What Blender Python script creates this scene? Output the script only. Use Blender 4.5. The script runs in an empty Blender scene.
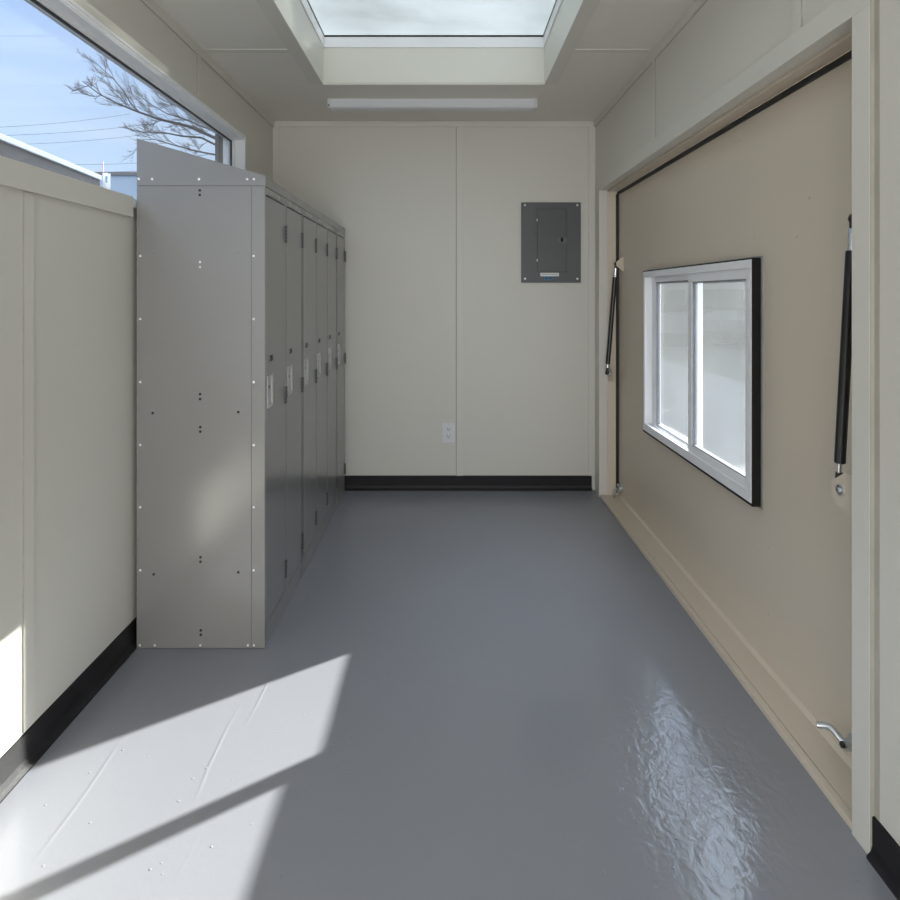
import bpy, bmesh, math, random
from mathutils import Vector, Matrix
random.seed(7)
C = bpy.context.scene.collection
PI = math.pi

# ------------------------------------------------------------------ materials
def nodes_of(name):
    m = bpy.data.materials.new(name); m.use_nodes = True
    nt = m.node_tree; nt.nodes.clear()
    out = nt.nodes.new('ShaderNodeOutputMaterial')
    return m, nt, out

def paint(name, col, rough=0.5, metal=0.0, var=0.06, vscale=3.0, bump=0.0, bscale=60.0, spec=0.5, coat=0.0, coat_rough=0.1):
    m, nt, out = nodes_of(name)
    N, L = nt.nodes, nt.links
    p = N.new('ShaderNodeBsdfPrincipled')
    p.inputs['Roughness'].default_value = rough
    p.inputs['Metallic'].default_value = metal
    p.inputs['Specular IOR Level'].default_value = spec
    p.inputs['Coat Weight'].default_value = coat
    p.inputs['Coat Roughness'].default_value = coat_rough
    tc = N.new('ShaderNodeTexCoord')
    nz = N.new('ShaderNodeTexNoise'); nz.inputs['Scale'].default_value = vscale; nz.inputs['Detail'].default_value = 4
    L.new(tc.outputs['Object'], nz.inputs['Vector'])
    mx = N.new('ShaderNodeMix'); mx.data_type = 'RGBA'
    mx.inputs[6].default_value = (*[c*(1-var) for c in col], 1)
    mx.inputs[7].default_value = (*[min(1, c*(1+var)) for c in col], 1)
    L.new(nz.outputs['Fac'], mx.inputs[0])
    L.new(mx.outputs[2], p.inputs['Base Color'])
    if bump:
        n2 = N.new('ShaderNodeTexNoise'); n2.inputs['Scale'].default_value = bscale; n2.inputs['Detail'].default_value = 3
        L.new(tc.outputs['Object'], n2.inputs['Vector'])
        b = N.new('ShaderNodeBump'); b.inputs['Strength'].default_value = bump; b.inputs['Distance'].default_value = 0.002
        L.new(n2.outputs['Fac'], b.inputs['Height']); L.new(b.outputs['Normal'], p.inputs['Normal'])
    L.new(p.outputs[0], out.inputs[0])
    return m

def glass(name, tint, dust, dust_col=(0.8, 0.82, 0.84), vscale=2.0, gloss=True):
    """window glass: clear + fresnel reflection + a film of dust that scatters light through"""
    m, nt, out = nodes_of(name)
    N, L = nt.nodes, nt.links
    tr = N.new('ShaderNodeBsdfTransparent'); tr.inputs[0].default_value = (*tint, 1)
    tl = N.new('ShaderNodeBsdfTranslucent'); tl.inputs[0].default_value = (*dust_col, 1)
    a = N.new('ShaderNodeMixShader')
    tc = N.new('ShaderNodeTexCoord')
    nz = N.new('ShaderNodeTexNoise'); nz.inputs['Scale'].default_value = vscale; nz.inputs['Detail'].default_value = 5
    L.new(tc.outputs['Object'], nz.inputs['Vector'])
    mr = N.new('ShaderNodeMapRange'); mr.inputs[1].default_value = 0.3; mr.inputs[2].default_value = 0.7
    mr.inputs[3].default_value = dust*0.8; mr.inputs[4].default_value = dust*1.2
    L.new(nz.outputs['Fac'], mr.inputs[0]); L.new(mr.outputs[0], a.inputs[0])
    L.new(tr.outputs[0], a.inputs[1]); L.new(tl.outputs[0], a.inputs[2])
    if gloss:
        gl = N.new('ShaderNodeBsdfGlossy'); gl.inputs['Roughness'].default_value = 0.02
        lw = N.new('ShaderNodeLayerWeight'); lw.inputs[0].default_value = 0.5
        pw = N.new('ShaderNodeMath'); pw.operation = 'POWER'; pw.inputs[1].default_value = 5.0
        fr = N.new('ShaderNodeMath'); fr.operation = 'MULTIPLY_ADD'; fr.inputs[1].default_value = 0.95; fr.inputs[2].default_value = 0.04
        L.new(lw.outputs['Facing'], pw.inputs[0]); L.new(pw.outputs[0], fr.inputs[0])
        b = N.new('ShaderNodeMixShader')
        L.new(fr.outputs[0], b.inputs[0]); L.new(a.outputs[0], b.inputs[1]); L.new(gl.outputs[0], b.inputs[2])
        L.new(b.outputs[0], out.inputs[0])
    else:
        L.new(a.outputs[0], out.inputs[0])
    return m

def floor_mat():
    m, nt, out = nodes_of('grey_epoxy_floor')
    N, L = nt.nodes, nt.links
    p = N.new('ShaderNodeBsdfPrincipled')
    tc = N.new('ShaderNodeTexCoord')
    def noise(scale, detail, sx=1, sy=1, dist=0.0):
        mp = N.new('ShaderNodeMapping'); mp.inputs['Scale'].default_value = (sx, sy, 1)
        L.new(tc.outputs['Object'], mp.inputs[0])
        n = N.new('ShaderNodeTexNoise'); n.inputs['Scale'].default_value = scale; n.inputs['Detail'].default_value = detail
        n.inputs['Distortion'].default_value = dist
        L.new(mp.outputs[0], n.inputs['Vector']); return n.outputs['Fac']
    def rng(v, a, b, c, d):
        r = N.new('ShaderNodeMapRange'); r.inputs[1].default_value = a; r.inputs[2].default_value = b
        r.inputs[3].default_value = c; r.inputs[4].default_value = d
        L.new(v, r.inputs[0]); return r.outputs[0]
    def math_(op, a, b):
        n = N.new('ShaderNodeMath'); n.operation = op
        for i, v in enumerate((a, b)):
            if isinstance(v, (int, float)): n.inputs[i].default_value = v
            else: L.new(v, n.inputs[i])
        return n.outputs[0]
    mx = N.new('ShaderNodeMix'); mx.data_type = 'RGBA'
    mx.inputs[6].default_value = (*FLOOR_A, 1); mx.inputs[7].default_value = (*FLOOR_B, 1)
    L.new(rng(noise(1.3, 5, 1, 0.5), 0.3, 0.7, 0, 1), mx.inputs[0])
    L.new(mx.outputs[2], p.inputs['Base Color'])
    p.inputs['Specular IOR Level'].default_value = 0.38
    p.inputs['Coat Roughness'].default_value = 0.035; p.inputs['Coat IOR'].default_value = 1.55
    L.new(rng(noise(2.0, 3), 0.35, 0.7, 0.31, 0.38), p.inputs['Roughness'])
    # brushed ripples of the thick coating
    ripple = noise(42, 3.5, 1.0, 0.65, 0.5)
    spot = N.new('ShaderNodeVectorMath'); spot.operation = 'DISTANCE'; spot.inputs[1].default_value = (0.58, 1.72, 0)
    L.new(tc.outputs['Object'], spot.inputs[0])
    spotv = math_('ADD', rng(spot.outputs['Value'], 0.15, 0.55, 1.7, 0.0), 0)
    mask = math_('MAXIMUM', rng(noise(1.1, 2, 1, 0.6), 0.45, 0.65, 0.06, 0.35), spotv)
    L.new(rng(spot.outputs['Value'], 0.3, 0.75, 0.9, 0.12), p.inputs['Coat Weight'])
    wave = math_('MULTIPLY', math_('SUBTRACT', ripple, 0.5), mask)
    # long seams of the sheets below, running along the room
    sep = N.new('ShaderNodeSeparateXYZ'); L.new(tc.outputs['Object'], sep.inputs[0])
    wob = math_('MULTIPLY', math_('SUBTRACT', noise(1.6, 2, 0.3, 1.2), 0.5), 0.05)
    xw = math_('ADD', sep.outputs['X'], wob)
    seam = None
    for k, x0 in enumerate((-0.585, -0.635, -0.92, 0.30, 0.52, 0.02)):
        ln = rng(math_('ABSOLUTE', math_('SUBTRACT', xw, x0), 0), 0.0, 0.007, 0.5 if k < 3 else 0.2, 0.0)
        brk = rng(noise(1.7+0.31*k, 1, 0.2, 1.0), 0.45, 0.58, 0.0, 1.0)
        ln = math_('MULTIPLY', ln, brk)
        seam = ln if seam is None else math_('MAXIMUM', seam, ln)
    # grit caught in the paint
    v = N.new('ShaderNodeTexVoronoi'); v.inputs['Scale'].default_value = 22
    L.new(tc.outputs['Object'], v.inputs['Vector'])
    grit = rng(v.outputs['Distance'], 0.0, 0.09, 1.2, 0.0)
    gm = rng(noise(9, 2), 0.40, 0.50, 0.0, 1.0)
    grit = math_('MULTIPLY', grit, gm)
    h = math_('ADD', math_('ADD', math_('ADD', wave, seam), grit), math_('MULTIPLY', noise(110, 2), 0.10))
    b = N.new('ShaderNodeBump'); b.inputs['Strength'].default_value = 0.55; b.inputs['Distance'].default_value = 0.0022
    L.new(h, b.inputs['Height']); L.new(b.outputs['Normal'], p.inputs['Normal']); L.new(b.outputs['Normal'], p.inputs['Coat Normal'])
    L.new(p.outputs[0], out.inputs[0])
    return m

FLOOR_A = (0.230, 0.235, 0.260); FLOOR_B = (0.248, 0.253, 0.278)
M = dict(
    wall=paint('cream_wall_panel', (0.645, 0.62, 0.56), 0.45, var=0.03, vscale=1.2, bump=0.15, bscale=40),
    ceil=paint('cream_ceiling_panel', (0.73, 0.70, 0.635), 0.5, var=0.03, vscale=1.2, bump=0.15, bscale=40),
    gap_shade=paint('painted_gap_shade', (0.36, 0.345, 0.30), 0.7, var=0.1),  # dark colour standing for the shadow line beside battens and strips
    filler=paint('yellowed_filler', (0.40, 0.38, 0.32), 0.5, var=0.12, vscale=14),
    trim=paint('cream_trim', (0.66, 0.635, 0.575), 0.45, var=0.03),
    welltrim=paint('skylight_lining', (0.68, 0.67, 0.60), 0.4, var=0.02),
    floor=floor_mat(),
    black_base=paint('black_vinyl_base', (0.014, 0.013, 0.014), 0.5, spec=0.25, var=0.3, vscale=14, bump=0.3, bscale=120),
    door=paint('tan_painted_steel', (0.64, 0.555, 0.45), 0.42, var=0.04, vscale=1.6, bump=0.12, bscale=25),
    locker=paint('grey_locker_steel', (0.232, 0.226, 0.218), 0.22, var=0.03, vscale=2, bump=0.03, bscale=20, spec=0.9),
    locker_gap=paint('locker_inner_steel', (0.10, 0.10, 0.098), 0.5, var=0.05),
    hinge=paint('locker_hinge_steel', (0.07, 0.07, 0.069), 0.4, metal=0.2),
    satin=paint('satin_pull_metal', (0.48, 0.48, 0.47), 0.42, metal=0.2, var=0.03),
    screw=paint('bright_rivet', (0.86, 0.86, 0.86), 0.28, metal=0.6),
    screw_grey=paint('painted_rivet', (0.3, 0.3, 0.29), 0.3, metal=0.3),
    ink=paint('black_ink', (0.012, 0.012, 0.012), 0.6),
    hole=paint('punched_hole', (0.01, 0.01, 0.01), 0.9),
    vinyl=paint('white_vinyl', (0.84, 0.84, 0.85), 0.35, var=0.02),
    grey_gasket=paint('grey_gasket', (0.22, 0.22, 0.24), 0.5),
    gasket=paint('black_gasket', (0.012, 0.012, 0.012), 0.55, var=0.2),
    blackframe=paint('black_steel_frame', (0.012, 0.011, 0.010), 0.5, spec=0.2, var=0.2),
    sealant=paint('grey_sealant', (0.26, 0.27, 0.23), 0.5, var=0.2, vscale=40),
    panel=paint('dark_grey_panel', (0.085, 0.088, 0.09), 0.42, var=0.05),
    panel_latch=paint('panel_latch_plastic', (0.12, 0.122, 0.122), 0.4),
    panel_in=paint('dark_grey_panel_door', (0.078, 0.081, 0.083), 0.40, var=0.05),
    label_w=paint('white_label', (0.75, 0.75, 0.74), 0.5),
    label_g=paint('label_print', (0.36, 0.36, 0.37), 0.6),
    label_b=paint('blue_label', (0.035, 0.17, 0.32), 0.45),
    label_d=paint('navy_print', (0.01, 0.035, 0.09), 0.5),
    outlet=paint('white_outlet_plastic', (0.70, 0.71, 0.72), 0.35),
    slot=paint('outlet_slot', (0.05, 0.05, 0.055), 0.6),
    lamp=paint('lamp_diffuser', (0.70, 0.71, 0.73), 0.3, var=0.01),
    lampcap=paint('lamp_end_cap', (0.62, 0.63, 0.64), 0.35, var=0.02),
    tube=paint('black_strut_tube', (0.014, 0.014, 0.015), 0.3, var=0.2),
    chrome=paint('zinc_plated_steel', (0.55, 0.58, 0.6), 0.28, metal=0.9, var=0.1, vscale=30),
    rod=paint('polished_rod', (0.75, 0.77, 0.8), 0.2, metal=0.9),
    darkmetal=paint('dark_fitting', (0.05, 0.05, 0.048), 0.4, metal=0.5),
    white_metal=paint('white_coping', (0.9, 0.89, 0.86), 0.5, var=0.03),
    grey_metal=paint('grey_cladding', (0.15, 0.13, 0.115), 0.6, var=0.1, spec=0.2),
    bluewall=paint('blue_grey_cladding', (0.30, 0.35, 0.40), 0.7, var=0.08, vscale=0.6),
    bark=paint('winter_bark', (0.055, 0.05, 0.05), 0.85, var=0.2, spec=0.2, vscale=8),
    wire=paint('power_cable', (0.03, 0.035, 0.05), 0.8, spec=0.1),
    red=paint('red_mast', (0.6, 0.2, 0.2), 0.5),
    concrete=paint('outdoor_concrete', (0.06, 0.06, 0.06), 0.85, var=0.2, vscale=0.8, spec=0.1),
    grass=paint('dry_grass', (0.03, 0.03, 0.026), 0.9, spec=0.1, var=0.25, vscale=0.5),
    hedge=paint('dim_foliage', (0.05, 0.05, 0.042), 0.9, var=0.4, vscale=1.5),
    extwall=paint('exterior_steel', (0.42, 0.42, 0.4), 0.5),
    glass_left=glass('clear_window_glass', (0.93, 0.95, 0.97), 0.012),
    glass_door=glass('dusty_window_glass', (0.88, 0.90, 0.91), 0.062, dust_col=(0.40, 0.42, 0.43)),
    glass_sky=glass('milky_skylight_glass', (0.80, 0.82, 0.82), 0.80, dust_col=(0.255, 0.265, 0.262)),
    copper=paint('brass_knob', (0.4, 0.4, 0.38), 0.3, metal=0.7),
)

# ------------------------------------------------------------------ mesh helpers
class MB:
    def __init__(self): self.bm = bmesh.new()
    def box(self, x0, x1, y0, y1, z0, z1, bev=0.0, seg=2):
        bm = self.bm
        r = bmesh.ops.create_cube(bm, size=1.0)
        vs = r['verts']
        for v in vs:
            v.co = Vector((x0+(v.co.x+.5)*(x1-x0), y0+(v.co.y+.5)*(y1-y0), z0+(v.co.z+.5)*(z1-z0)))
        if bev > 0:
            es = list({e for v in vs for e in v.link_edges})
            bmesh.ops.bevel(bm, geom=es, offset=bev, segments=seg, affect='EDGES', profile=0.6)
        return self
    def cyl(self, p0, p1, r, seg=16, r2=None):
        bm = self.bm; p0 = Vector(p0); p1 = Vector(p1); d = p1-p0
        rr = bmesh.ops.create_cone(bm, cap_ends=True, segments=seg, radius1=r, radius2=r if r2 is None else r2, depth=d.length)
        mt = Matrix.Translation((p0+p1)/2) @ d.to_track_quat('Z', 'Y').to_matrix().to_4x4()
        bmesh.ops.transform(bm, matrix=mt, verts=rr['verts'])
        return self
    def ball(self, c, r, scale=(1, 1, 1), seg=12):
        rr = bmesh.ops.create_uvsphere(self.bm, u_segments=seg, v_segments=max(6, seg//2), radius=r)
        for v in rr['verts']:
            v.co = Vector((c[0]+v.co.x*scale[0], c[1]+v.co.y*scale[1], c[2]+v.co.z*scale[2]))
        return self
    def tube(self, pts, radii, seg=8):
        bm = self.bm; pts = [Vector(p) for p in pts]; rings = []
        up = Vector((0.13, 0.21, 0.97))
        for i, p in enumerate(pts):
            t = (pts[min(i+1, len(pts)-1)]-pts[max(i-1, 0)]).normalized()
            a = t.cross(up)
            if a.length < 1e-3: a = t.cross(Vector((1, 0, 0)))
            a.normalize(); b = t.cross(a)
            r = radii[i] if hasattr(radii, '__len__') else radii
            rings.append([bm.verts.new(p+a*(r*math.cos(2*PI*k/seg))+b*(r*math.sin(2*PI*k/seg))) for k in range(seg)])
        for i in range(len(rings)-1):
            for k in range(seg):
                bm.faces.new((rings[i][k], rings[i][(k+1) % seg], rings[i+1][(k+1) % seg], rings[i+1][k]))
        bm.faces.new(rings[0][::-1]); bm.faces.new(rings[-1])
        return self
    def prism(self, poly, axis, a0, a1, bev=0.0):
        """poly: 2-D points in the plane normal to axis; extruded from a0 to a1"""
        bm = self.bm
        def P(u, v, w):
            return {'x': (w, u, v), 'y': (u, w, v), 'z': (u, v, w)}[axis]
        A = [bm.verts.new(P(u, v, a0)) for u, v in poly]
        B = [bm.verts.new(P(u, v, a1)) for u, v in poly]
        n = len(poly)
        fs = [bm.faces.new(A), bm.faces.new(B[::-1])]
        for i in range(n):
            fs.append(bm.faces.new((A[i], B[i], B[(i+1) % n], A[(i+1) % n])))
        bmesh.ops.recalc_face_normals(bm, faces=fs)
        if bev > 0:
            es = list({e for f in fs for e in f.edges})
            bmesh.ops.bevel(bm, geom=es, offset=bev, segments=2, affect='EDGES', profile=0.6)
        return self
    def ring(self, plane, u0, u1, v0, v1, w, d0, d1, bev=0.0):
        """a rectangular frame of bar width w; plane 'x' (u=y, v=z) or 'z' (u=x, v=y); depth d0..d1"""
        wl, wr, wb, wt = w if hasattr(w, '__len__') else (w, w, w, w)
        def bx(a, b, c, d):
            if plane == 'x': self.box(d0, d1, a, b, c, d, bev)
            else: self.box(a, b, c, d, d0, d1, bev)
        bx(u0, u1, v0, v0+wb); bx(u0, u1, v1-wt, v1)
        bx(u0, u0+wl, v0+wb, v1-wt); bx(u1-wr, u1, v0+wb, v1-wt)
        return self
    def build(self, name, mat, parent=None, smooth=False):
        bmesh.ops.recalc_face_normals(self.bm, faces=self.bm.faces[:])
        me = bpy.data.meshes.new(name); self.bm.to_mesh(me); self.bm.free()
        me.materials.append(M[mat] if isinstance(mat, str) else mat)
        if smooth:
            for p in me.polygons: p.use_smooth = True
            try: me.set_sharp_from_angle(angle=math.radians(40))
            except Exception: pass
        o = bpy.data.objects.new(name, me); C.objects.link(o)
        if parent: attach(o, parent)
        return o

def attach(o, parent):
    o.parent = parent
    o.matrix_parent_inverse = Matrix.Translation(-parent.location) if parent.type == 'EMPTY' else Matrix.Identity(4)

def tag(o, label=None, cat=None, group=None, kind=None):
    if label: o['label'] = label
    if cat: o['category'] = cat
    if group: o['group'] = group
    if kind: o['kind'] = kind
    return o

def thing(name, label, cat, loc, group=None):
    o = bpy.data.objects.new(name, None); C.objects.link(o); o.location = loc; o.empty_display_size = 0.05
    return tag(o, label, cat, group)

def struct(name, mb, mat, label, cat, parent=None):
    o = mb.build(name, mat, parent)
    return tag(o, label, cat, None, 'structure')

def struct_root(name, label, cat, loc):
    o = bpy.data.objects.new(name, None); C.objects.link(o); o.location = loc; o.empty_display_size = 0.05
    return tag(o, label, cat, None, 'structure')

def kids(o): return [c for c in bpy.data.objects if c.parent == o]
def copy_tree(o, parent=None):
    c = o.copy(); C.objects.link(c)
    if parent: c.parent = parent; c.matrix_parent_inverse = o.matrix_parent_inverse.copy()
    for k in kids(o): copy_tree(k, c)
    return c

def text_mesh(txt, size, name, mat, matrix, parent, depth=0.0004):
    cu = bpy.data.curves.new('lettering', 'FONT'); cu.body = txt; cu.size = size; cu.extrude = depth
    cu.align_x = 'CENTER'; cu.align_y = 'CENTER'
    t = bpy.data.objects.new('lettering', cu); C.objects.link(t)
    dg = bpy.context.evaluated_depsgraph_get()
    me = bpy.data.meshes.new_from_object(t.evaluated_get(dg))
    bpy.data.objects.remove(t); bpy.data.curves.remove(cu)
    me.transform(matrix); me.materials.clear(); me.materials.append(M[mat])
    o = bpy.data.objects.new(name, me); C.objects.link(o)
    attach(o, parent); return o

# ------------------------------------------------------------------ room dimensions (metres; camera at x=0, y=0, z=1.261)
XL, XR = -1.125, 0.957          # wall faces
YB, YF = 4.268, -2.0            # back wall, wall behind the camera
ZC = 2.383                      # ceiling
BAT = (0.55-1.22, 0.55, 1.772, 2.985)     # batten positions along the room

# floor
struct('floor', MB().box(XL-0.12, 1.07, YF-0.12, YB+0.12, -0.12, 0.0), 'floor', 'glossy grey epoxy floor of the narrow room', 'floor')

# ceiling with the skylight hole
SX0, SX1, SY0, SY1 = -0.657, 0.517, 1.05, 3.507
cb = MB()
HT = 0.0205
cb.box(XL-0.12, SX0-HT, YF-0.12, YB+0.12, ZC, ZC+0.14).box(SX1+HT, 1.16, YF-0.12, YB+0.12, ZC, ZC+0.14)
cb.box(SX0-HT, SX1+HT, YF-0.12, SY0-HT, ZC, ZC+0.14).box(SX0-HT, SX1+HT, SY1+HT, YB+0.12, ZC, ZC+0.14)
ceil = struct('ceiling', cb, 'ceil', 'cream panelled ceiling pierced by the skylight', 'ceiling')
for (x, y) in ((-0.93, 2.62), (-0.90, 3.30), (-0.78, 3.57), (-0.72, 3.72), (0.74, 2.62), (0.66, 3.42), (0.62, 3.72), (0.80, 1.9), (-0.95, 1.9)):
    MB().ball((x, y, ZC-0.0005), 0.006, (1, 1, 0.35), 10).build('ceiling_screw', 'trim', ceil, True)

# back wall
struct('wall_back', MB().box(XL-0.12, 1.16, YB, YB+0.12, 0, ZC), 'wall', 'cream end wall with the breaker panel', 'wall')
# left wall, opened for the long window
WZ0, WZ1, WY0, WY1 = 1.585, 2.128, -1.25, 3.652
lw = MB()
lw.box(XL-0.12, XL, YF, YB, 0, WZ0).box(XL-0.12, XL, YF, YB, WZ1, ZC)
lw.box(XL-0.12, XL, WY1, YB, WZ0, WZ1).box(XL-0.12, XL, YF, WY0, WZ0, WZ1)
struct('wall_left', lw, 'wall', 'cream left wall below and above the long window', 'wall')
# right wall, opened for the flap door
OY0, OY1, OZ1 = 1.545, 4.108, 1.912
rw = MB()
rw.box(XR, 1.16, YF, OY0-0.004, 0, ZC).box(XR, 1.16, OY1+0.004, YB, 0, ZC).box(XR, 1.16, OY0-0.004, OY1+0.004, OZ1+0.004, ZC)
struct('wall_right', rw, 'wall', 'cream right wall around the big tan door', 'wall')
# wall behind the camera; its open doorway is added for fill light
fw = MB()
fw.box(XL-0.12, -0.95, YF-0.12, YF, 0, ZC).box(0.80, 1.16, YF-0.12, YF, 0, ZC).box(-0.95, 0.80, YF-0.12, YF, 2.12, ZC)
struct('wall_front', fw, 'wall', 'cream wall behind the viewpoint with an open doorway', 'wall')

# ---- trims: battens over the panel joints, corner and ceiling strips
BT = 0.004
tn = [0]
def trim(mb, label, mat='trim'):
    tn[0] += 1
    return struct('trim_%d' % tn[0], mb, mat, label, 'trim')
o = trim(MB().box(XL, XL+0.012, YF, YB, ZC-0.038, ZC, 0.002), 'cream strip along the top of the left wall')
MB().box(XL, XL+0.002, YF, YB, ZC-0.0405, ZC-0.038).build('gap_shade_line', 'gap_shade', o)
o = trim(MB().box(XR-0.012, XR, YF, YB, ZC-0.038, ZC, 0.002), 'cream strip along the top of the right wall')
MB().box(XR-0.002, XR, YF, YB, ZC-0.0405, ZC-0.038).build('gap_shade_line', 'gap_shade', o)
trim(MB().box(XL+0.012, XR-0.012, YB-0.012, YB, ZC-0.036, ZC, 0.002), 'cream strip along the top of the end wall')
trim(MB().box(XL, XL+0.042, YB-0.01, YB, 0.095, ZC-0.036, 0.002), 'cream corner strip at the left of the end wall')
trim(MB().box(XR-0.042, XR, YB-0.01, YB, 0.095, ZC-0.036, 0.002), 'cream corner strip at the right of the end wall')
o = trim(MB().box(0.062, 0.102, YB-0.005, YB, 0.093, ZC-0.036, 0.0015), 'vertical cream batten in the middle of the end wall')
MB().box(0.0575, 0.062, YB-0.002, YB, 0.093, ZC-0.036).build('gap_shade_line', 'gap_shade', o)
def gap_shade(parent, *b):  # solid dark strip: the shade of a narrow gap, put in as colour
    MB().box(*b).build('gap_shade_line', 'gap_shade', parent)
for y in BAT:
    if y < 2.3:
        o = trim(MB().box(XL, XL+BT, y-0.021, y+0.021, 0.10, 1.535, 0.0006), 'vertical cream batten on the left wall %s' % ('close to the lockers' if y > 1 else 'out of view beside the viewpoint'))
        gap_shade(o, XL, XL+BT-0.0003, y-0.0235, y-0.021, 0.10, 1.535)
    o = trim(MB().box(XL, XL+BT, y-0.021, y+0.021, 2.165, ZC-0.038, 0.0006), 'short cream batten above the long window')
    gap_shade(o, XL, XL+BT-0.0003, y-0.0235, y-0.021, 2.165, ZC-0.038)
for y in (1.80, 3.045):
    o = trim(MB().box(XR-BT, XR, y-0.021, y+0.021, OZ1+0.066, ZC-0.038, 0.0006), 'short cream batten above the tan door, %s' % ('farther one' if y > 2 else 'nearer one'))
    gap_shade(o, XR-BT+0.0003, XR, y-0.0235, y-0.021, OZ1+0.066, ZC-0.038)
for y in (0.58, -0.64):
    trim(MB().box(XR-BT, XR, y-0.021, y+0.021, 0.10, ZC-0.038, 0.0015), 'vertical cream batten on the near right wall')
for (x0, x1, w) in ((XL+0.012, SX0-0.066, 'left'), (SX1+0.066, XR-0.03, 'right')):
    for y in (3.03, 1.81):
        trim(MB().box(x0, x1, y-0.021, y+0.021, ZC-0.003, ZC, 0.0012), 'cream ceiling batten %s of the skylight, %s one' % (w, 'farther' if y > 2 else 'nearer'))
# door casing: header, near jamb, far jamb (faces flush at x=.947)
XT = 0.947
trim(MB().box(XT, XR+0.04, OY0-0.066, OY1+0.012, OZ1, OZ1+0.066, 0.0015), 'cream header board over the tan door')
trim(MB().box(XT, 1.0, OY0-0.066, OY0, 0.0, OZ1, 0.0015), 'cream near jamb board of the tan door')
trim(MB().box(XT, 1.0, OY1, OY1+0.066, 0.0, OZ1, 0.0015), 'cream far jamb board of the tan door')
trim(MB().box(XR-0.0008, XR, OY0-0.086, OY0-0.0665, 0.096, ZC-0.038).box(XT+0.0008, XR, OY0-0.0685, OY0-0.0662, 0.0, OZ1+0.066), 'bead of filler beside the near door jamb', 'filler')

# ---- baseboards: black cove base
def cove_profile(sgn, x):   # profile in (u=x, v=z)
    pts = [(0, 0), (0.018, 0), (0.018, 0.006), (0.010, 0.014), (0.006, 0.03), (0.006, 0.094), (0, 0.096)]
    return [(x+sgn*u, v) for u, v in pts]
struct('baseboard_left', MB().prism(cove_profile(1, XL), 'y', YF, YB-0.02), 'black_base', 'black vinyl cove base along the left wall', 'baseboard')
struct('baseboard_right', MB().prism(cove_profile(-1, XR), 'y', YF, OY0-0.067), 'black_base', 'black vinyl cove base on the near right wall', 'baseboard')
struct('baseboard_back', MB().prism([(YB-u, v) for u, v in [(0, 0), (0.018, 0), (0.018, 0.006), (0.010, 0.014), (0.006, 0.03), (0.006, 0.092), (0, 0.094)]], 'x', XL, XR-0.022), 'black_base', 'black vinyl cove base along the end wall', 'baseboard')

# ------------------------------------------------------------------ window_1: long clerestory window on the left
w1 = struct_root('window_1', 'long horizontal window over the left wall, sky behind it', 'window', (XL, 1.2, WZ0))
MB().ring('x', WY0-0.012, WY1+0.014, WZ0-0.012, WZ1+0.012, (0.026, 0.026, 0.026, 0.010), XL, XL+0.010, 0.002).ring('x', WY0-0.004, WY1+0.004, WZ0-0.004, WZ1+0.004, 0.010, XL, XL+0.004, 0.001).build('flange', 'vinyl', w1)
MB().ring('x', WY0, WY1, WZ0, WZ1, 0.012, XL-0.05, XL, 0.001).build('window_frame', 'vinyl', w1)
MB().ring('x', WY0+0.012, WY1-0.012, WZ0+0.012, WZ1-0.012, (0.02, 0.032, 0.02, 0.012), XL-0.075, XL-0.043, 0.002).build('sash', 'vinyl', w1)
MB().ring('x', WY0+0.032, WY1-0.044, WZ0+0.032, WZ1-0.024, 0.004, XL-0.062, XL-0.050, 0.0).build('glazing_gasket', 'gasket', w1)
MB().box(XL-0.060, XL-0.052, WY0+0.034, WY1-0.046, WZ0+0.034, WZ1-0.026).build('pane', 'glass_left', w1)
MB().box(XL-0.105, XL-0.085, 3.50, 3.565, WZ0, WZ1-0.012).build('outer_post', 'grey_metal', w1)
# sill board
trim(MB().box(XL+0.0, XL+0.014, YF, 2.34, 1.537, 1.609, 0.002).box(XL-0.028, XL+0.002, WY0, 2.34, 1.586, 1.609, 0.001), 'cream sill board under the long left window')

# ------------------------------------------------------------------ window_3: skylight
w3 = struct_root('window_3', 'large rectangular skylight with milky bright glass', 'skylight', ((SX0+SX1)/2, (SY0+SY1)/2, ZC))
wl = MB(); T = 0.02
wl.box(SX0-T, SX0, SY0-T, SY1+T, ZC-0.001, 2.60).box(SX1, SX1+T, SY0-T, SY1+T, ZC-0.001, 2.60)
wl.box(SX0, SX1, SY1, SY1+T, ZC-0.001, 2.60).box(SX0, SX1, SY0-T, SY0, ZC-0.001, 2.60)
wl.build('well_lining', 'welltrim', w3)
MB().ring('z', SX0-0.066, SX1+0.066, SY0-0.066, SY1-0.02, (0.066, 0.066, 0.066, 0.0001), ZC-0.006, ZC, 0.0015).build('casing', 'trim', w3)
MB().box(SX0-0.002, SX1+0.002, SY1-0.008, SY1+0.006, ZC-0.008, ZC+0.004, 0.002).build('nosing', 'trim', w3)
MB().ring('z', SX0-0.05, SX1+0.05, SY0-0.05, SY1+0.05, 0.056, 2.575, 2.64, 0.003).build('skylight_frame', 'vinyl', w3)
MB().ring('z', SX0+0.004, SX1-0.004, SY0+0.004, SY1-0.004, 0.004, 2.630, 2.6395).build('glazing_gasket', 'gasket', w3)
MB().box(SX0-0.02, SX1+0.02, SY0-0.02, SY1+0.02, 2.64, 2.652).build('pane', 'glass_sky', w3)

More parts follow.
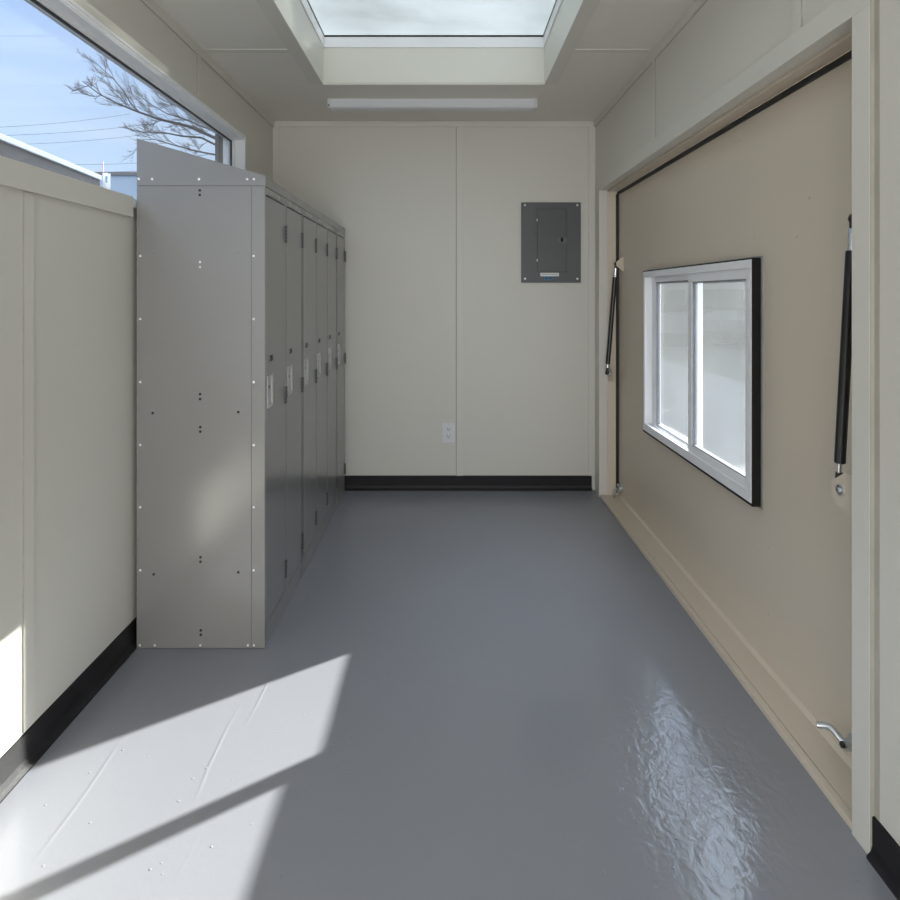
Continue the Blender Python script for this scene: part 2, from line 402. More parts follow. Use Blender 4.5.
# roof and outer edges so that daylight only enters through the openings
rf = MB()
rf.box(XL-0.16, SX0-0.05, YF-0.14, YB+0.12, ZC+0.14, ZC+0.19).box(SX1+0.05, 1.2, YF-0.14, YB+0.12, ZC+0.14, ZC+0.19)
rf.box(SX0-0.05, SX1+0.05, YF-0.14, SY0-0.05, ZC+0.14, ZC+0.19).box(SX0-0.05, SX1+0.05, SY1+0.05, YB+0.12, ZC+0.14, ZC+0.19)
trim(rf, 'flat steel roof over the room', 'extwall')

trim(MB().box(XL-0.12, 1.16, YB+0.125, YB+1.2, -0.3, 2.57), 'unseen block added beyond the end wall to stop the sun', 'extwall')  # added out of view to keep sun off the canopy

# ------------------------------------------------------------------ door_1: big tan flap door in the right wall
XD = 1.07
d1 = struct_root('door_1', 'big tan steel door filling the right wall opening', 'door', (XD, 2.83, 0.018))
VY0, VY1, VZ0, VZ1 = 2.2515, 3.4845, 0.5525, 1.3815       # hole for the window
dp = MB()
DY0, DY1, DZ0, DZ1 = 1.50, 4.122, 0.02, 1.889
dp.box(XD, XD+0.06, DY0, VY0, DZ0, DZ1).box(XD, XD+0.06, VY1, DY1, DZ0, DZ1)
dp.box(XD, XD+0.06, VY0, VY1, DZ0, VZ0).box(XD, XD+0.06, VY0, VY1, VZ1, DZ1)
dp.build('door_panel', 'door', d1)
# small screw heads on the door skin
for (y, z) in ((3.30, 1.62), (1.95, 1.55), (2.02, 1.44), (2.30, 1.46), (2.95, 1.45), (3.75, 0.43), (2.9, 0.32), (2.20, 0.42), (2.22, 0.95), (2.20, 0.2)):
    MB().ball((XD, y, z), 0.006, (0.35, 1, 1), 10).build('screw', 'door', d1, True)
# rub mark hardware near the top edge
for (y, z) in ((2.42, 1.835), (3.62, 1.84)):
    MB().box(XD-0.004, XD, y-0.02, y+0.02, z-0.008, z+0.008, 0.002).cyl((XD-0.008, y-0.01, z-0.004), (XD, y-0.01, z-0.004), 0.005, 10).build('catch_plate', 'door', d1)
# door frame: tan steel liner inside the cream casing + black gasket
fr = MB()
fr.box(1.0, 1.058, OY0-0.02, OY1+0.03, 1.903, 1.925, 0.001)
fr.box(1.0, 1.050, OY1-0.004, OY1+0.02, 0.018, 1.903, 0.001)
fr.box(1.0, 1.063, OY0-0.03, OY0+0.002, 0.018, 1.903, 0.001)
struct('trim_%d' % (tn[0]+1), fr, 'door', 'tan steel liner of the door opening', 'trim'); tn[0] += 1
MB().box(1.060, 1.076, DY0+0.02, DY1-0.002, 1.886, 1.905, 0.004).box(1.051, 1.077, 4.107, 4.121, 0.03, 1.89, 0.003).build('gasket', 'gasket', d1)
# threshold
th = MB()
th.box(0.952, 0.972, OY0, OY1-0.002, 0, 0.019, 0.002)
th.box(0.9745, XD+0.05, OY0, OY1-0.002, 0, 0.0185, 0.001)
th.prism([(XD-0.012, 0.0185), (XD+0.002, 0.0185), (XD+0.002, 0.031)], 'y', OY0, OY1-0.004)
tn[0] += 1; struct('trim_%d' % tn[0], th, 'door', 'tan steel threshold along the foot of the door', 'trim')
# ---- latch handles (zinc) low on the door
def latch(y, sgn):
    p = MB().cyl((XD, y, 0.088), (XD-0.012, y, 0.088), 0.024, 24).cyl((XD-0.012, y, 0.088), (XD-0.036, y, 0.088), 0.015, 16)
    o = p.build('latch_handle', 'chrome', d1, True); tag(o, 'zinc plated latch handle')
    pts = [(XD-0.028, y, 0.090), (XD-0.036, y+sgn*0.010, 0.094), (XD-0.042, y+sgn*0.024, 0.104), (XD-0.048, y+sgn*0.036, 0.109), (XD-0.058, y+sgn*0.044, 0.109), (XD-0.076, y+sgn*0.052, 0.106)]
    MB().tube(pts, 0.0085, 12).build('lever', 'chrome', o, True)
    MB().cyl((XD-0.036, y, 0.088), (XD-0.042, y, 0.088), 0.009, 6).build('bolt', 'darkmetal', o)
latch(1.722, 1)
def latch_far(y):
    o = MB().cyl((XD, y, 0.075), (XD-0.02, y, 0.075), 0.028, 24).build('latch_handle', 'chrome', d1, True); tag(o, 'zinc plated latch handle')
    MB().tube([(XD-0.02, y, 0.075), (XD-0.035, y-0.01, 0.07), (XD-0.05, y-0.02, 0.045), (XD-0.055, y-0.05, 0.036)], 0.008, 12).build('lever', 'chrome', o, True)
    MB().cyl((XD-0.02, y, 0.075), (XD-0.028, y, 0.075), 0.010, 6).build('bolt', 'darkmetal', o)
latch_far(4.055)

# ---- gas struts
def strut(bot, top, side, label):
    g = thing('gas_strut', label, 'gas strut', (bot[0], bot[1], bot[2]-0.05), 'gas struts of the tan door')
    B, T_ = Vector(bot), Vector(top); d = (T_-B).normalized(); ln = (T_-B).length
    MB().cyl(B+d*0.02, B+d*0.09, 0.006, 16).build('rod', 'rod', g, True)
    MB().tube([B+d*0.054, B+d*0.056, B+d*(ln*0.88-0.002), B+d*ln*0.88], [0.0115, 0.0135, 0.0135, 0.0115], 20).build('cylinder', 'tube', g, True)
    MB().cyl(B+d*ln*0.88, B+d*(ln-0.025), 0.0095, 16).build('collar', 'rod', g, True)
    MB().cyl(B-d*0.008, B+d*0.03, 0.009, 14).ball(B, 0.013, seg=14).build('end_fitting', 'darkmetal', g, True)
    MB().cyl(T_-d*0.03, T_+d*0.004, 0.008, 14).ball(T_, 0.012, seg=14).build('end_fitting', 'darkmetal', g, True)
    # top bracket: trapezoid plate with flange on the door
    s = side
    bk = MB()
    bk.box(XD-0.005, XD, T_.y-0.028, T_.y+0.028, T_.z-0.045, T_.z+0.045, 0.001)
    bk.prism([(XD-0.004, T_.z-0.042), (XD-0.004, T_.z+0.042), (T_.x-0.002, T_.z+0.012), (T_.x-0.002, T_.z-0.012)], 'y', T_.y+s*0.015, T_.y+s*0.019)
    bk.build('door_bracket', 'door', g)
    MB().cyl((T_.x+0.004, T_.y-0.018, T_.z), (T_.x+0.004, T_.y+0.022, T_.z), 0.006, 12).build('bolt', 'chrome', g, True)
    # bottom bracket on the jamb, plate in the y-z plane
    j = OY0 if s > 0 else OY1
    e = B.y+s*0.028
    xp = B.x-0.024 if s > 0 else B.x+0.020
    yb = B.y-s*0.050 if s > 0 else B.y; zb = B.z if s > 0 else B.z-0.008
    e = yb+s*0.040
    pl = [(j+s*0.002, B.z-0.055), (yb-s*0.012, B.z-0.055), (e, B.z-0.030), (e, B.z+0.012), (yb-s*0.016, B.z+0.048), (j+s*0.002, B.z+0.048)]
    MB().prism(pl, 'x', xp, xp+0.004, 0.0008).box(xp, xp+0.035, min(j, j+s*0.006), max(j, j+s*0.006), B.z-0.055, B.z+0.048, 0.001).build('jamb_bracket', 'door', g)
    MB().cyl((xp-0.005, yb, zb), (xp, yb, zb), 0.013, 20).cyl((xp-0.010, yb, zb), (xp-0.005, yb, zb), 0.006, 6).cyl((xp, yb, zb), (B.x, B.y, B.z), 0.005, 10).build('bolt', 'chrome', g)
strut((1.000, 1.685, 0.778), (1.030, 1.674, 1.455), 1, 'black gas strut at the near jamb, above the bolted tan bracket')
strut((0.980, 4.040, 0.785), (1.032, 4.030, 1.450), -1, 'black gas strut at the far jamb, beyond the sliding window')

# ------------------------------------------------------------------ window_2: sliding window in the door
w2 = struct_root('window_2', 'white sliding window in a black frame set in the tan door', 'window', (XD, 2.86, VZ0))
FX = 1.036
A0, A1, B0, B1 = 2.242, 3.494, 0.541, 1.388
MB().ring('x', A0-0.0, A1+0.0, B0, B1, 0.009, FX+0.0005, XD+0.01, 0.0015).build('black_frame', 'blackframe', w2)
MB().ring('x', A0-0.010, A1+0.006, B0-0.008, B1+0.006, 0.012, XD-0.004, XD+0.002, 0.002).build('sealant_bead', 'sealant', w2)
f2 = MB()
f2.ring('x', A0+0.004, A1-0.008, B0+0.010, B1-0.005, (0.028, 0.030, 0.038, 0.030), FX-0.001, FX+0.012, 0.002)
f2.ring('x', A0+0.010, A1-0.010, B0+0.012, B1-0.007, (0.016, 0.014, 0.022, 0.018), FX+0.012, XD+0.05, 0.001)
# two track fins along sill and head
for xx in (FX+0.035, FX+0.066, XD+0.05):
    f2.box(xx, xx+0.003, A0+0.026, A1-0.024, B0+0.034, B0+0.046)
    f2.box(xx, xx+0.003, A0+0.026, A1-0.024, B1-0.035, B1-0.025)
f2.build('window_frame', 'vinyl', w2)
MEET = 2.86
def sash(x0, x1, y0, y1, wl, wr, nm, rail=0.052, top=0.044):
    z0, z1 = B0+0.036, B1-0.027
    o = MB().ring('x', y0, y1, z0, z1, (wl, wr, rail, top), x0, x1, 0.003).build(nm, 'vinyl', w2)
    xm = (x0+x1)/2
    g0, g1, h0, h1 = y0+wl, y1-wr, z0+rail, z1-top
    MB().ring('x', g0-0.001, g1+0.001, h0-0.001, h1+0.001, 0.006, xm-0.010, xm+0.010).build('glazing_gasket', 'grey_gasket', o)
    MB().box(xm-0.003, xm+0.003, g0, g1, h0, h1).build('pane', 'glass_door', o)
sash(FX+0.006, FX+0.032, A0+0.030, MEET-0.004, 0.034, 0.046, 'sliding_sash', 0.043)
sash(FX+0.040, FX+0.064, MEET-0.025, A1-0.026, 0.040, 0.068, 'fixed_sash', 0.014, 0.034)

# ------------------------------------------------------------------ lockers
LX0, LX1, LY, LW, LZ = -1.107, -0.650, 2.358, 0.305, 1.650
loc_g = 'grey lockers in a row'
root = thing('locker', 'x', 'locker', ((LX0+LX1)/2, LY+LW/2, 0), loc_g)
body = MB()
e = 0.0006
body.box(LX0, LX1-0.022, LY+e, LY+LW-e, 0.0, LZ)
body.box(LX1-0.022, LX1-0.0006, LY+e, LY+0.010, 0.0, LZ).box(LX1-0.022, LX1-0.0006, LY+LW-0.010, LY+LW-e, 0.0, LZ)
body.box(LX1-0.022, LX1-0.0006, LY+0.010, LY+LW-0.010, 0.0, 0.072).box(LX1-0.022, LX1-0.0006, LY+0.010, LY+LW-0.010, 1.622, LZ)
body.build('body', 'locker', root)
MB().box(LX1-0.024, LX1-0.0205, LY+0.011, LY+LW-0.011, 0.073, 1.621).build('door_recess', 'locker_gap', root)
# door with a hole-like pull: slab, pressed frame at the pull
door = MB().box(LX1-0.018, LX1, LY+0.0138, LY+LW-0.0138, 0.0755, 1.6165, 0.0006).build('door', 'locker', root)
MB().ring('x', LY+0.026, LY+0.100, 0.850, 0.968, 0.006, LX1-0.0005, LX1+0.0025, 0.001).box(LX1-0.0002, LX1+0.0008, LY+0.031, LY+0.095, 0.855, 0.963).build('pull_plate', 'satin', door)
MB().box(LX1+0.0005, LX1+0.006, LY+0.074, LY+0.092, 0.862, 0.958, 0.0025).build('finger_lift', 'satin', door)
MB().box(LX1+0.0008, LX1+0.002, LY+0.048, LY+0.055, 0.922, 0.931).build('lock_hole', 'hole', door)
for z in (1.505, 0.860, 0.160):
    h = MB()
    for k in range(5):
        h.cyl((LX1+0.003, LY+LW-0.012, z-0.034+k*0.0138), (LX1+0.003, LY+LW-0.012, z-0.034+k*0.0138+0.0125), 0.0058, 12)
    h.box(LX1-0.004, LX1+0.002, LY+LW-0.022, LY+LW-0.004, z-0.034, z+0.034, 0.001)
    h.build('hinge', 'hinge', door, True)
for (z0, z1) in ((1.628, 1.645),):
    MB().box(LX1-0.0008, LX1+0.0004, LY+0.06, LY+0.21, z0, z1).build('frame_notch', 'screw_grey' if z0 > 1 else 'locker_gap', root)
ords = ['first', 'second', 'third', 'fourth', 'fifth', 'last']
lockers = [root]
for k in range(1, 6):
    c = copy_tree(root); c.location.y += k*LW+(0.004 if k > 1 else 0)+(0.004 if k > 4 else 0); lockers.append(c)
desc = ['grey steel locker nearest the viewpoint, its riveted side panel in view', 'second grey locker from the riveted side panel, with a bright door pull',
        'third grey locker from the riveted side panel', 'fourth grey locker from the riveted side panel', 'fifth grey locker, next to the one at the end wall', 'grey locker in the corner against the end wall']
rotY = Matrix(((0, 0, 1, 0), (1, 0, 0, 0), (0, 1, 0, 0), (0, 0, 0, 1)))     # text x->+y, y->+z, facing +x
for k, l in enumerate(lockers):
    l['label'] = desc[k]
    dr = [c for c in kids(l) if c.name.startswith('door') and not c.name.startswith('door_recess')][0]
    y = LY+0.083
    if k in (1, 4):
        q0_ = LY+(k+1)*LW-0.009+(0.004 if k > 1 else 0)
        MB().box(LX1-0.010, LX1+0.0002, q0_, q0_+0.0125, 0.0, LZ-0.001).build('joint_strip', 'hinge', l)
    t = text_mesh(str(225+k), 0.031, 'locker_number', 'ink', Matrix.Translation((LX1+0.0006, y, 1.027)) @ rotY, dr)
    t.parent = dr; t.matrix_parent_inverse = Matrix.Identity(4)

# end panel of the nearest locker with its rivets
sp = MB().box(LX0, -0.6985, LY-0.003, LY+e, 0.002, LZ-0.0005).box(-0.6965, LX1, LY-0.0034, LY+e, 0.002, LZ-0.0005, 0.0008).build('side_panel', 'locker', root)
def P(px, py):  # position on the side panel from measured spots
    return (px-447)/280.0, 1.261-(py-295)/280.0
FYs = LY-0.003
def rivet(px, py, mat, nm='rivet', r=0.0049, par=sp):
    x, z = P(px, py)
    MB().ball((x, FYs-0.0005, z), r, (1, 0.45, 1), 12).build(nm, mat, par, True)
for y in (256, 319, 382, 445, 507, 570):
    rivet(140.5, y, 'screw'); rivet(253.8, y, 'screw')
for x in (140, 155, 200.5, 248, 254): rivet(x, 645, 'screw', r=0.0044)
for y in (262, 267): rivet(200.3, y, 'screw', r=0.0044)
for x in (153, 238): rivet(x, 252, 'screw_grey')
for (x, y) in ((200, 190.5), (200, 195), (200.3, 394), (200.3, 399), (200.5, 427), (200.5, 431.5), (200.7, 557), (200.7, 561.5), (201, 630), (201, 634.5), (153, 413), (238.5, 412), (154, 574), (238.5, 572)):
    x_, z_ = P(x, y)
    MB().cyl((x_, FYs-0.0008, z_), (x_, FYs+0.0005, z_), 0.0048, 12).build('rivet_hole', 'hole', sp)

# sloping hoods, two runs
for k in range(2):
    y0, y1 = LY+k*3*LW+(0 if k == 0 else 0.001), LY+(k+1)*3*LW-0.001+(0.010 if k else 0.0)
    h = thing('locker_hood', 'grey sloping top over the three %s lockers' % ('nearest' if k == 0 else 'farthest'), 'locker top', ((LX0+LX1)/2, (y0+y1)/2, LZ), 'sloping tops of the lockers')
    prof = [(LX0, LZ+0.0005), (LX1, LZ+0.0005), (LX1, LZ+0.036), (LX0, LZ+0.169)]
    MB().prism(prof, 'y', y0+0.002, y1).build('sloping_top', 'locker', h)
    MB().box(LX1-0.001, LX1+0.002, y0, y1, LZ+0.001, LZ+0.034, 0.0008).build('fascia', 'locker', h)
    if k == 0:
        ep = MB().prism([(LX0, LZ+0.0015), (LX1+0.001, LZ+0.0015), (LX1+0.001, LZ+0.037), (LX0, LZ+0.170)], 'y', y0-0.0034, y0+0.002).build('end_plate', 'locker', h)
        for x in (139, 152.5, 199.2, 247.3, 254): rivet(x, 179.3, 'screw', par=ep)

# ------------------------------------------------------------------ breaker panel on the end wall
ep = thing('breaker_panel', 'dark grey electrical breaker panel on the end wall', 'electrical panel', (0.671, YB, 1.341))
PX0, PX1, PZ0, PZ1 = 0.479, 0.863, 1.341, 1.859
MB().box(PX0, PX1, YB-0.012, YB, PZ0, PZ1, 0.003).build('cover', 'panel', ep)
pd = MB().box(0.583, 0.771, YB-0.0165, YB-0.011, 1.412, 1.815, 0.002).build('door', 'panel_in', ep)
rim = MB()
for (a, b, c, d) in ((0.578, 0.782, 1.404, 1.409), (0.578, 0.782, 1.817, 1.822), (0.578, 0.5815, 1.404, 1.822), (0.7725, 0.776, 1.404, 1.822)):
    rim.box(a, b, YB-0.0145, YB-0.0115, c, d, 0.0008)
rim.build('rim', 'panel', ep)
lt = MB().box(0.714, 0.772, YB-0.020, YB-0.016, 1.598, 1.635, 0.002).build('latch', 'panel_latch', ep)
MB().box(0.732, 0.748, YB-0.0225, YB-0.0195, 1.603, 1.630, 0.001).build('slide', 'hole', lt)
for z in (1.744, 1.485): MB().cyl((0.581, YB-0.016, z-0.009), (0.581, YB-0.016, z+0.009), 0.0035, 10).build('hinge', 'screw', ep)
for x in (0.503, 0.841):
    for z in (1.841, 1.366): MB().ball((x, YB-0.012, z), 0.0075, (1, 0.4, 1), 12).build('screw', 'screw', ep, True)
lb = MB().box(0.602, 0.722, YB-0.0128, YB-0.0118, 1.382, 1.406).build('white_label', 'label_w', ep)
pr = MB()
for k in range(9): pr.box(0.612+k*0.0115, 0.612+k*0.0115+0.0085, YB-0.0131, YB-0.0127, 1.391, 1.398)
pr.build('print', 'label_g', lb)
bl = MB().box(0.628, 0.680, YB-0.0128, YB-0.0118, 1.358, 1.381).build('blue_label', 'label_b', ep)
MB().box(0.634, 0.645, YB-0.0131, YB-0.0127, 1.363, 1.376).box(0.650, 0.656, YB-0.0131, YB-0.0127, 1.363, 1.376).box(0.663, 0.675, YB-0.0131, YB-0.0127, 1.364, 1.375).build('print', 'label_d', bl)

# ------------------------------------------------------------------ wall outlet
ot = thing('wall_outlet', 'white duplex wall outlet low on the end wall', 'outlet', (0.010, YB, 0.309))
MB().box(-0.032, 0.052, YB-0.006, YB, 0.308, 0.434, 0.003).build('cover_plate', 'outlet', ot)
for z in (0.394, 0.348):
    r = MB().box(-0.007, 0.027, YB-0.0078, YB-0.005, z-0.014, z+0.014, 0.004).build('receptacle', 'outlet', ot)
    MB().box(0.001, 0.004, YB-0.0082, YB-0.0074, z-0.001, z+0.010).box(0.016, 0.019, YB-0.0082, YB-0.0074, z-0.001, z+0.008).cyl((0.010, YB-0.0082, z-0.007), (0.010, YB-0.0074, z-0.007), 0.003, 10).build('slots', 'slot', r)
MB().ball((0.010, YB-0.006, 0.371), 0.0035, (1, 0.4, 1), 10).build('screw', 'screw', ot, True)

# ------------------------------------------------------------------ ceiling light
cl = thing('ceiling_light', 'long white fluorescent strip light on the ceiling past the skylight', 'light', (-0.085, 3.81, ZC))
prof = [(3.772, ZC), (3.772, ZC-0.044), (3.780, ZC-0.051), (3.842, ZC-0.051), (3.850, ZC-0.044), (3.850, ZC)]
MB().prism(prof, 'x', -0.664, 0.498).build('diffuser', 'lamp', cl)
pc = [(3.769, ZC), (3.769, ZC-0.047), (3.778, ZC-0.054), (3.844, ZC-0.054), (3.853, ZC-0.047), (3.853, ZC)]
for (a, b) in ((-0.683, -0.663), (0.497, 0.516)): MB().prism(pc, 'x', a, b, 0.001).build('end_cap', 'lampcap', cl)
MB().box(-0.678, -0.672, 3.767, 3.770, ZC-0.043, ZC-0.033).build('knockout', 'hole', cl)

# ------------------------------------------------------------------ outdoors
struct('trim_90', MB().box(-45, -1.3, -6, 60, -0.6, -0.45), 'concrete', 'yard ground outside the left window', 'ground')
struct('trim_91', MB().box(1.25, 5.6, -8, 26, -0.6, -0.40), 'concrete', 'sunlit concrete outside the door window', 'ground')
struct('trim_92', MB().box(5.6, 45, -8, 50, -0.6, -0.41), 'grass', 'dry grass beyond the concrete', 'ground')
# neighbouring flat canopy edge seen over the sill
ng = thing('canopy', 'low grey canopy with a white edge outside the left window', 'canopy', (-2.1, 2.0, -0.45))
def slab(p0, p1, w, z0, z1, nm, mat):
    a, b = Vector(p0), Vector(p1); n = Vector((-(b-a).y, (b-a).x)).normalized()
    if n.x > 0: n = -n
    q = [a, b, b+n*w, a+n*w]
    return MB().prism([(v.x, v.y) for v in q], 'z', z0, z1, 0.003).build(nm, mat, ng)
q0, q1 = (-1.55, -2.0), (-2.096, 4.01)
slab(q0, q1, 0.35, 1.958, 1.987, 'white_edge', 'white_metal')
slab((q0[0]-0.012, q0[1]), (q1[0]-0.012, q1[1]), 0.30, -0.45, 1.958, 'grey_face', 'grey_metal')
bk = MB()
yb_, xb_ = 4.02, -2.1
bk.box(-2.098, -2.083, yb_, yb_+0.004, 1.70, 2.005).box(-2.068, -2.052, yb_, yb_+0.004, 1.70, 2.000)
bk.box(-2.083, -2.068, yb_, yb_+0.004, 1.985, 2.005).box(-2.083, -2.068, yb_, yb_+0.004, 1.70, 1.945)
bk.build('end_bracket', 'white_metal', ng)
# far building
fb = thing('warehouse', 'flat blue grey warehouse far beyond the left window', 'building', (-16, 50, -0.45))
MB().box(-23.9, -8, 44, 58, -0.45, 9.25).build('cladding', 'bluewall', fb)
MB().box(-24.0, -7.9, 43.9, 58.1, 9.25, 9.46).build('parapet', 'grey_metal', fb)
# red mast
mst = MB().cyl((-23.45, 45, 9.46), (-23.45, 45, 10.35), 0.035, 8).build('mast', 'red', None)
tag(mst, 'thin red mast on the far warehouse roof', 'mast')
# power lines
def px(x, y, Y):
    s = 660.0/Y
    return ((x-447)/s, Y, 1.261+(295-y)/s)
for (xa, ya, xb, yb, lab) in ((-60, 129.5, 130, 114, 'topmost power line across the sky'), (-60, 137, 150, 124, 'second power line from the top'),
                              (-40, 146, 160, 132.5, 'third power line from the top'), (40, 164, 190, 157.5, 'power line low over the warehouse'), (60, 171.5, 190, 165, 'lowest power line just over the warehouse roof')):
    a, b = Vector(px(xa, ya, 30)), Vector(px(xb, yb, 42))
    pts = [a.lerp(b, t/12)-Vector((0, 0, 0.18*math.sin(PI*t/12))) for t in range(13)]
    o = MB().tube(pts, 0.012, 6).build('power_line', 'wire'); tag(o, lab, 'cable', 'power lines')

# ---- bare tree
def grow(mb, p, d, r, ln, depth, rng):
    n = 5
    pts, rad = [Vector(p)], [r]
    dd = Vector(d).normalized(); q = Vector(p)
    spawn = []
    for i in range(n):
        dd = (dd+Vector((rng.uniform(-.22, .22), rng.uniform(-.22, .22), rng.uniform(-.16, .22)))).normalized()
        q = q+dd*(ln/n); pts.append(q.copy()); rad.append(r*(1-0.14*(i+1)))
        spawn.append((q.copy(), dd.copy(), rad[-1]))
    mb.tube(pts, rad, 6 if depth > 1 else 4)
    if depth == 0: return
    for i, (q, dd, rr) in enumerate(spawn):
        k = 1 if i < n-1 else 2
        for _ in range(k):
            if i == 0 and rng.random() < .4: continue
            side = Vector((rng.uniform(-1, 1), rng.uniform(-.8, .8), rng.uniform(-.6, .9)))
            nd = (dd+side*0.75).normalized()
            grow(mb, q, nd, rr*0.58, ln*rng.uniform(0.42, 0.66), depth-1, rng)
def tree(base, height, limbs, label, seed, depth=3, r=0.11):
    rng = random.Random(seed)
    t = thing('bare_tree', label, 'tree', base)
    b = Vector(base)
    MB().tube([b, b+Vector((0.03, 0, height*.4)), b+Vector((-0.02, 0.05, height*.75)), b+Vector((0.02, 0, height))], [r, r*.85, r*.7, r*.5], 10).build('trunk', 'bark', t, True)
    for (h, d, ln, rr) in limbs:
        mb = MB(); grow(mb, b+Vector((0, 0, h)), d, rr, ln, depth, rng)
        mb.build('limb', 'bark', t, True)
T_Y = 10.0
rng = random.Random(11)
t = thing('bare_tree', 'bare winter tree reaching left across the sky beyond the long window', 'tree', (-3.42, T_Y, -0.45))
b = Vector((-3.42, T_Y, -0.45))
MB().tube([b, b+Vector((0.02, 0, 1.8)), b+Vector((-0.02, 0.05, 3.4)), b+Vector((0.0, 0, 4.9)), b+Vector((0.05, 0.05, 6.2))], [0.09, 0.08, 0.07, 0.05, 0.03], 10).build('trunk', 'bark', t, True)
def twig(mb, p, d, ln, r, depth):
    pts, q, dd = [Vector(p)], Vector(p), Vector(d).normalized(); n = 5; sp = []
    for i in range(n):
        dd = (dd+Vector((rng.uniform(-.2, .2), rng.uniform(-.2, .2), rng.uniform(-.14, .22)))).normalized()
        q = q+dd*(ln/n); pts.append(q.copy()); sp.append((q.copy(), dd.copy()))
    mb.tube(pts, [r*(1-0.13*i) for i in range(n+1)], 4)
    if depth:
        for q, dd in sp:
            for _ in range(2 if rng.random() < .35 else 1):
                sd_ = Vector((rng.uniform(-1, .5), rng.uniform(-.8, .8), rng.uniform(-.5, 1)))
                twig(mb, q, (dd+sd_*0.8).normalized(), ln*rng.uniform(.4, .65), r*0.62, depth-1)
limbs = [([(222, 141), (190, 127), (160, 120), (140, 113), (120, 105), (101, 95), (84, 82)], 0.034, (-.3, .3)),
         ([(140, 113), (131, 103), (126, 93), (117, 81), (107, 72), (100, 64)], 0.017, (-.1, -.2)),
         ([(222, 148), (200, 137), (180, 135), (160, 131), (140, 131), (118, 126)], 0.024, (.3, -.3)),
         ([(222, 156), (198, 152), (175, 146), (158, 141), (146, 141)], 0.02, (-.3, .2)),
         ([(222, 126), (204, 116), (186, 110), (168, 101), (150, 92), (140, 80)], 0.022, (.2, .4)),
         ([(222, 134), (205, 128), (188, 121), (172, 117), (158, 109), (148, 100)], 0.018, (-.2, -.4)),
         ([(222, 110), (200, 90), (180, 66), (165, 40)], 0.03, (.3, -.2)),
         ([(222, 112), (240, 90), (262, 70), (280, 40)], 0.03, (.3, .5)),
         ([(222, 140), (246, 125), (270, 112), (300, 104)], 0.03, (-.2, .5))]
for pts, r, (da, db) in limbs:
    mb = MB(); n = len(pts)
    P3 = [Vector(((x-447)*T_Y/660, T_Y+da*i/n+db*(i/n)**2, 1.261+(295-y)*T_Y/660)) for i, (x, y) in enumerate(pts)]
    mb.tube(P3, [0.75*r*(1-0.75*i/(n-1)) for i in range(n)], 6)
    for i in range(1, n):
        for _ in range(2):
            f = rng.random(); p = P3[i-1].lerp(P3[i], f); d = (P3[i]-P3[i-1]).normalized()
            sd_ = Vector((rng.uniform(-.7, .5), rng.uniform(-.8, .8), rng.uniform(-.8, 1)))
            twig(mb, p, (d+sd_).normalized(), rng.uniform(.26, .5)*(1-.45*i/n), max(0.0042, r*0.2), 2)
    mb.build('limb', 'bark', t, True)

# ---- hedge and trees seen dimly through the door window
mb = MB(); rng = random.Random(3)
for (x, y, h) in ((7.5, 24, 4.6), (10.5, 22.5, 5.0), (12.5, 19.5, 4.8), (14.0, 16, 5.0), (14.8, 12.5, 4.6), (15.2, 9.0, 4.4)):
    for k in range(40):
        mb.ball((x+rng.uniform(-1.7, 1.7), y+rng.uniform(-1.7, 1.7), -0.4+rng.uniform(0.08, 0.85)*h), rng.uniform(.16, .3)*h, (1, 1, .9), 10)
o = mb.build('hedge', 'hedge'); tag(o, 'dim grey hedge seen through the dusty panes of the door window', 'hedge')
tree((9.5, 14.0, -0.42), 3.6, [(2.0, (-.5, -.4, .8), 1.6, .06), (2.6, (.6, .3, .8), 1.5, .05), (3.3, (0, -.4, 1), 1.5, .05), (1.7, (.2, .8, .6), 1.3, .05)], 'bare tree seen through the dusty door window', 5, 2, 0.12)

# ------------------------------------------------------------------ light
SUN_AZ = Vector((-0.80, -0.596)).normalized(); EL = math.radians(18.8)
sd = Vector((SUN_AZ.x*math.cos(EL), SUN_AZ.y*math.cos(EL), -math.sin(EL)))
sl = bpy.data.lights.new('sun', 'SUN'); sl.energy = 23.0; sl.angle = math.radians(0.55); sl.color = (1.0, 0.97, 0.90)
so = bpy.data.objects.new('sun', sl); C.objects.link(so); so.rotation_euler = sd.to_track_quat('-Z', 'Y').to_euler(); so.location = (10, 8, 6)

al = bpy.data.lights.new('doorway_daylight', 'AREA'); al.shape = 'RECTANGLE'; al.size = 1.7; al.size_y = 2.0; al.energy = 39; al.color = (1.0, 0.985, 0.965)  # unseen fill lamp, added to brighten the room from behind
ao = bpy.data.objects.new('doorway_daylight', al); C.objects.link(ao); ao.location = (-0.075, YF-0.06, 1.06); ao.rotation_euler = (PI/2, 0, PI)
ao.rotation_euler = Vector((0, 1, 0)).to_track_quat('-Z', 'Z').to_euler()

W = bpy.data.worlds.new('sky'); bpy.context.scene.world = W; W.use_nodes = True
nt = W.node_tree; nt.nodes.clear(); N, L = nt.nodes, nt.links
wo = N.new('ShaderNodeOutputWorld'); bg = N.new('ShaderNodeBackground')
tc = N.new('ShaderNodeTexCoord'); sx = N.new('ShaderNodeSeparateXYZ'); L.new(tc.outputs['Generated'], sx.inputs[0])
cr = N.new('ShaderNodeValToRGB'); el = cr.color_ramp.elements
el[0].position = 0.0; el[0].color = (0.62, 0.77, 0.92, 1)
el[1].position = 1.0; el[1].color = (0.86, 0.92, 0.95, 1)
for pos, col in ((0.14, (0.58, 0.73, 0.93)), (0.27, (0.50, 0.66, 0.91)), (0.36, (0.42, 0.58, 0.89)), (0.6, (0.62, 0.76, 0.96))):
    x = el.new(pos); x.color = (*col, 1)
L.new(sx.outputs['Z'], cr.inputs[0])
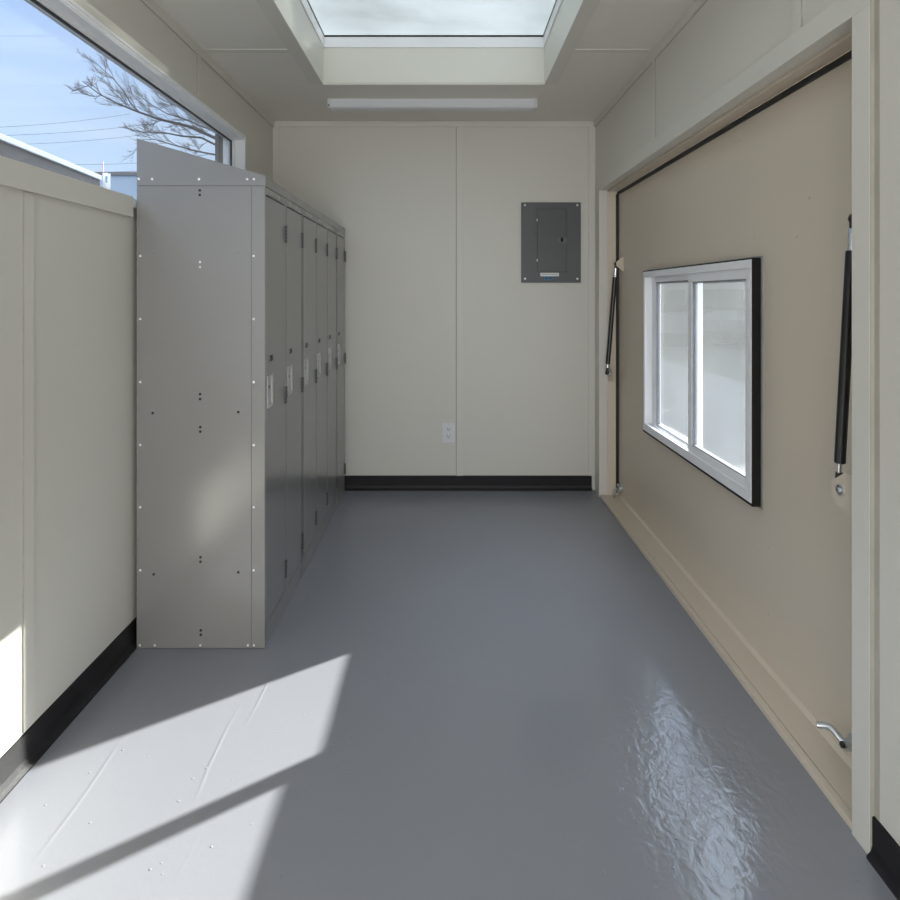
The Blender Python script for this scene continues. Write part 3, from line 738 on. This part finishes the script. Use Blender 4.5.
mp = N.new('ShaderNodeMapping'); mp.inputs['Scale'].default_value = (1.0, 1.0, 9.0); L.new(tc.outputs['Generated'], mp.inputs[0])
cn = N.new('ShaderNodeTexNoise'); cn.inputs['Scale'].default_value = 2.2; cn.inputs['Detail'].default_value = 5; L.new(mp.outputs[0], cn.inputs['Vector'])
mr = N.new('ShaderNodeMapRange'); mr.inputs[1].default_value = 0.45; mr.inputs[2].default_value = 0.75; mr.inputs[3].default_value = 0; mr.inputs[4].default_value = 0.35
L.new(cn.outputs['Fac'], mr.inputs[0])
mx = N.new('ShaderNodeMix'); mx.data_type = 'RGBA'; mx.inputs[7].default_value = (0.82, 0.90, 0.98, 1)
L.new(mr.outputs[0], mx.inputs[0]); L.new(cr.outputs[0], mx.inputs[6]); L.new(mx.outputs[2], bg.inputs[0])
dt = N.new('ShaderNodeVectorMath'); dt.operation = 'DOT_PRODUCT'; dt.inputs[1].default_value = tuple(-sd); L.new(tc.outputs['Generated'], dt.inputs[0])
mxm = N.new('ShaderNodeMath'); mxm.operation = 'MAXIMUM'; mxm.inputs[1].default_value = 0.0; L.new(dt.outputs['Value'], mxm.inputs[0])
pwm = N.new('ShaderNodeMath'); pwm.operation = 'POWER'; pwm.inputs[1].default_value = 6.0; L.new(mxm.outputs[0], pwm.inputs[0])
stm = N.new('ShaderNodeMath'); stm.operation = 'MULTIPLY_ADD'; stm.inputs[1].default_value = 1.6; L.new(pwm.outputs[0], stm.inputs[0])
hi = N.new('ShaderNodeMapRange'); hi.interpolation_type = 'SMOOTHSTEP'; hi.inputs[1].default_value = 0.36; hi.inputs[2].default_value = 0.62; hi.inputs[3].default_value = 0.90; hi.inputs[4].default_value = 4.4
L.new(sx.outputs['Z'], hi.inputs[0]); L.new(hi.outputs[0], stm.inputs[2])     # high sky boosted as added fill for the room
L.new(stm.outputs[0], bg.inputs[1]); L.new(bg.outputs[0], wo.inputs[0])

# ------------------------------------------------------------------ camera
cam = bpy.data.cameras.new('camera'); co = bpy.data.objects.new('camera', cam); C.objects.link(co)
co.location = (0, 0, 1.261); co.rotation_euler = (PI/2, 0, 0)
cam.sensor_width = 36; cam.lens = 26.4; cam.shift_x = 3/900; cam.shift_y = (295-450)/900; cam.clip_start = 0.02; cam.clip_end = 300
S = bpy.context.scene; S.camera = co
S.view_settings.view_transform = 'Standard'; S.view_settings.look = 'None'; S.view_settings.exposure = 0.56; S.view_settings.gamma = 1.0
S.view_settings.use_curve_mapping = False
S.cycles.use_denoising = True
S.cycles.max_bounces = 12; S.cycles.diffuse_bounces = 6; S.cycles.glossy_bounces = 4; S.cycles.transmission_bounces = 6; S.cycles.transparent_max_bounces = 16
S.cycles.caustics_reflective = True; S.cycles.sample_clamp_indirect = 6.0
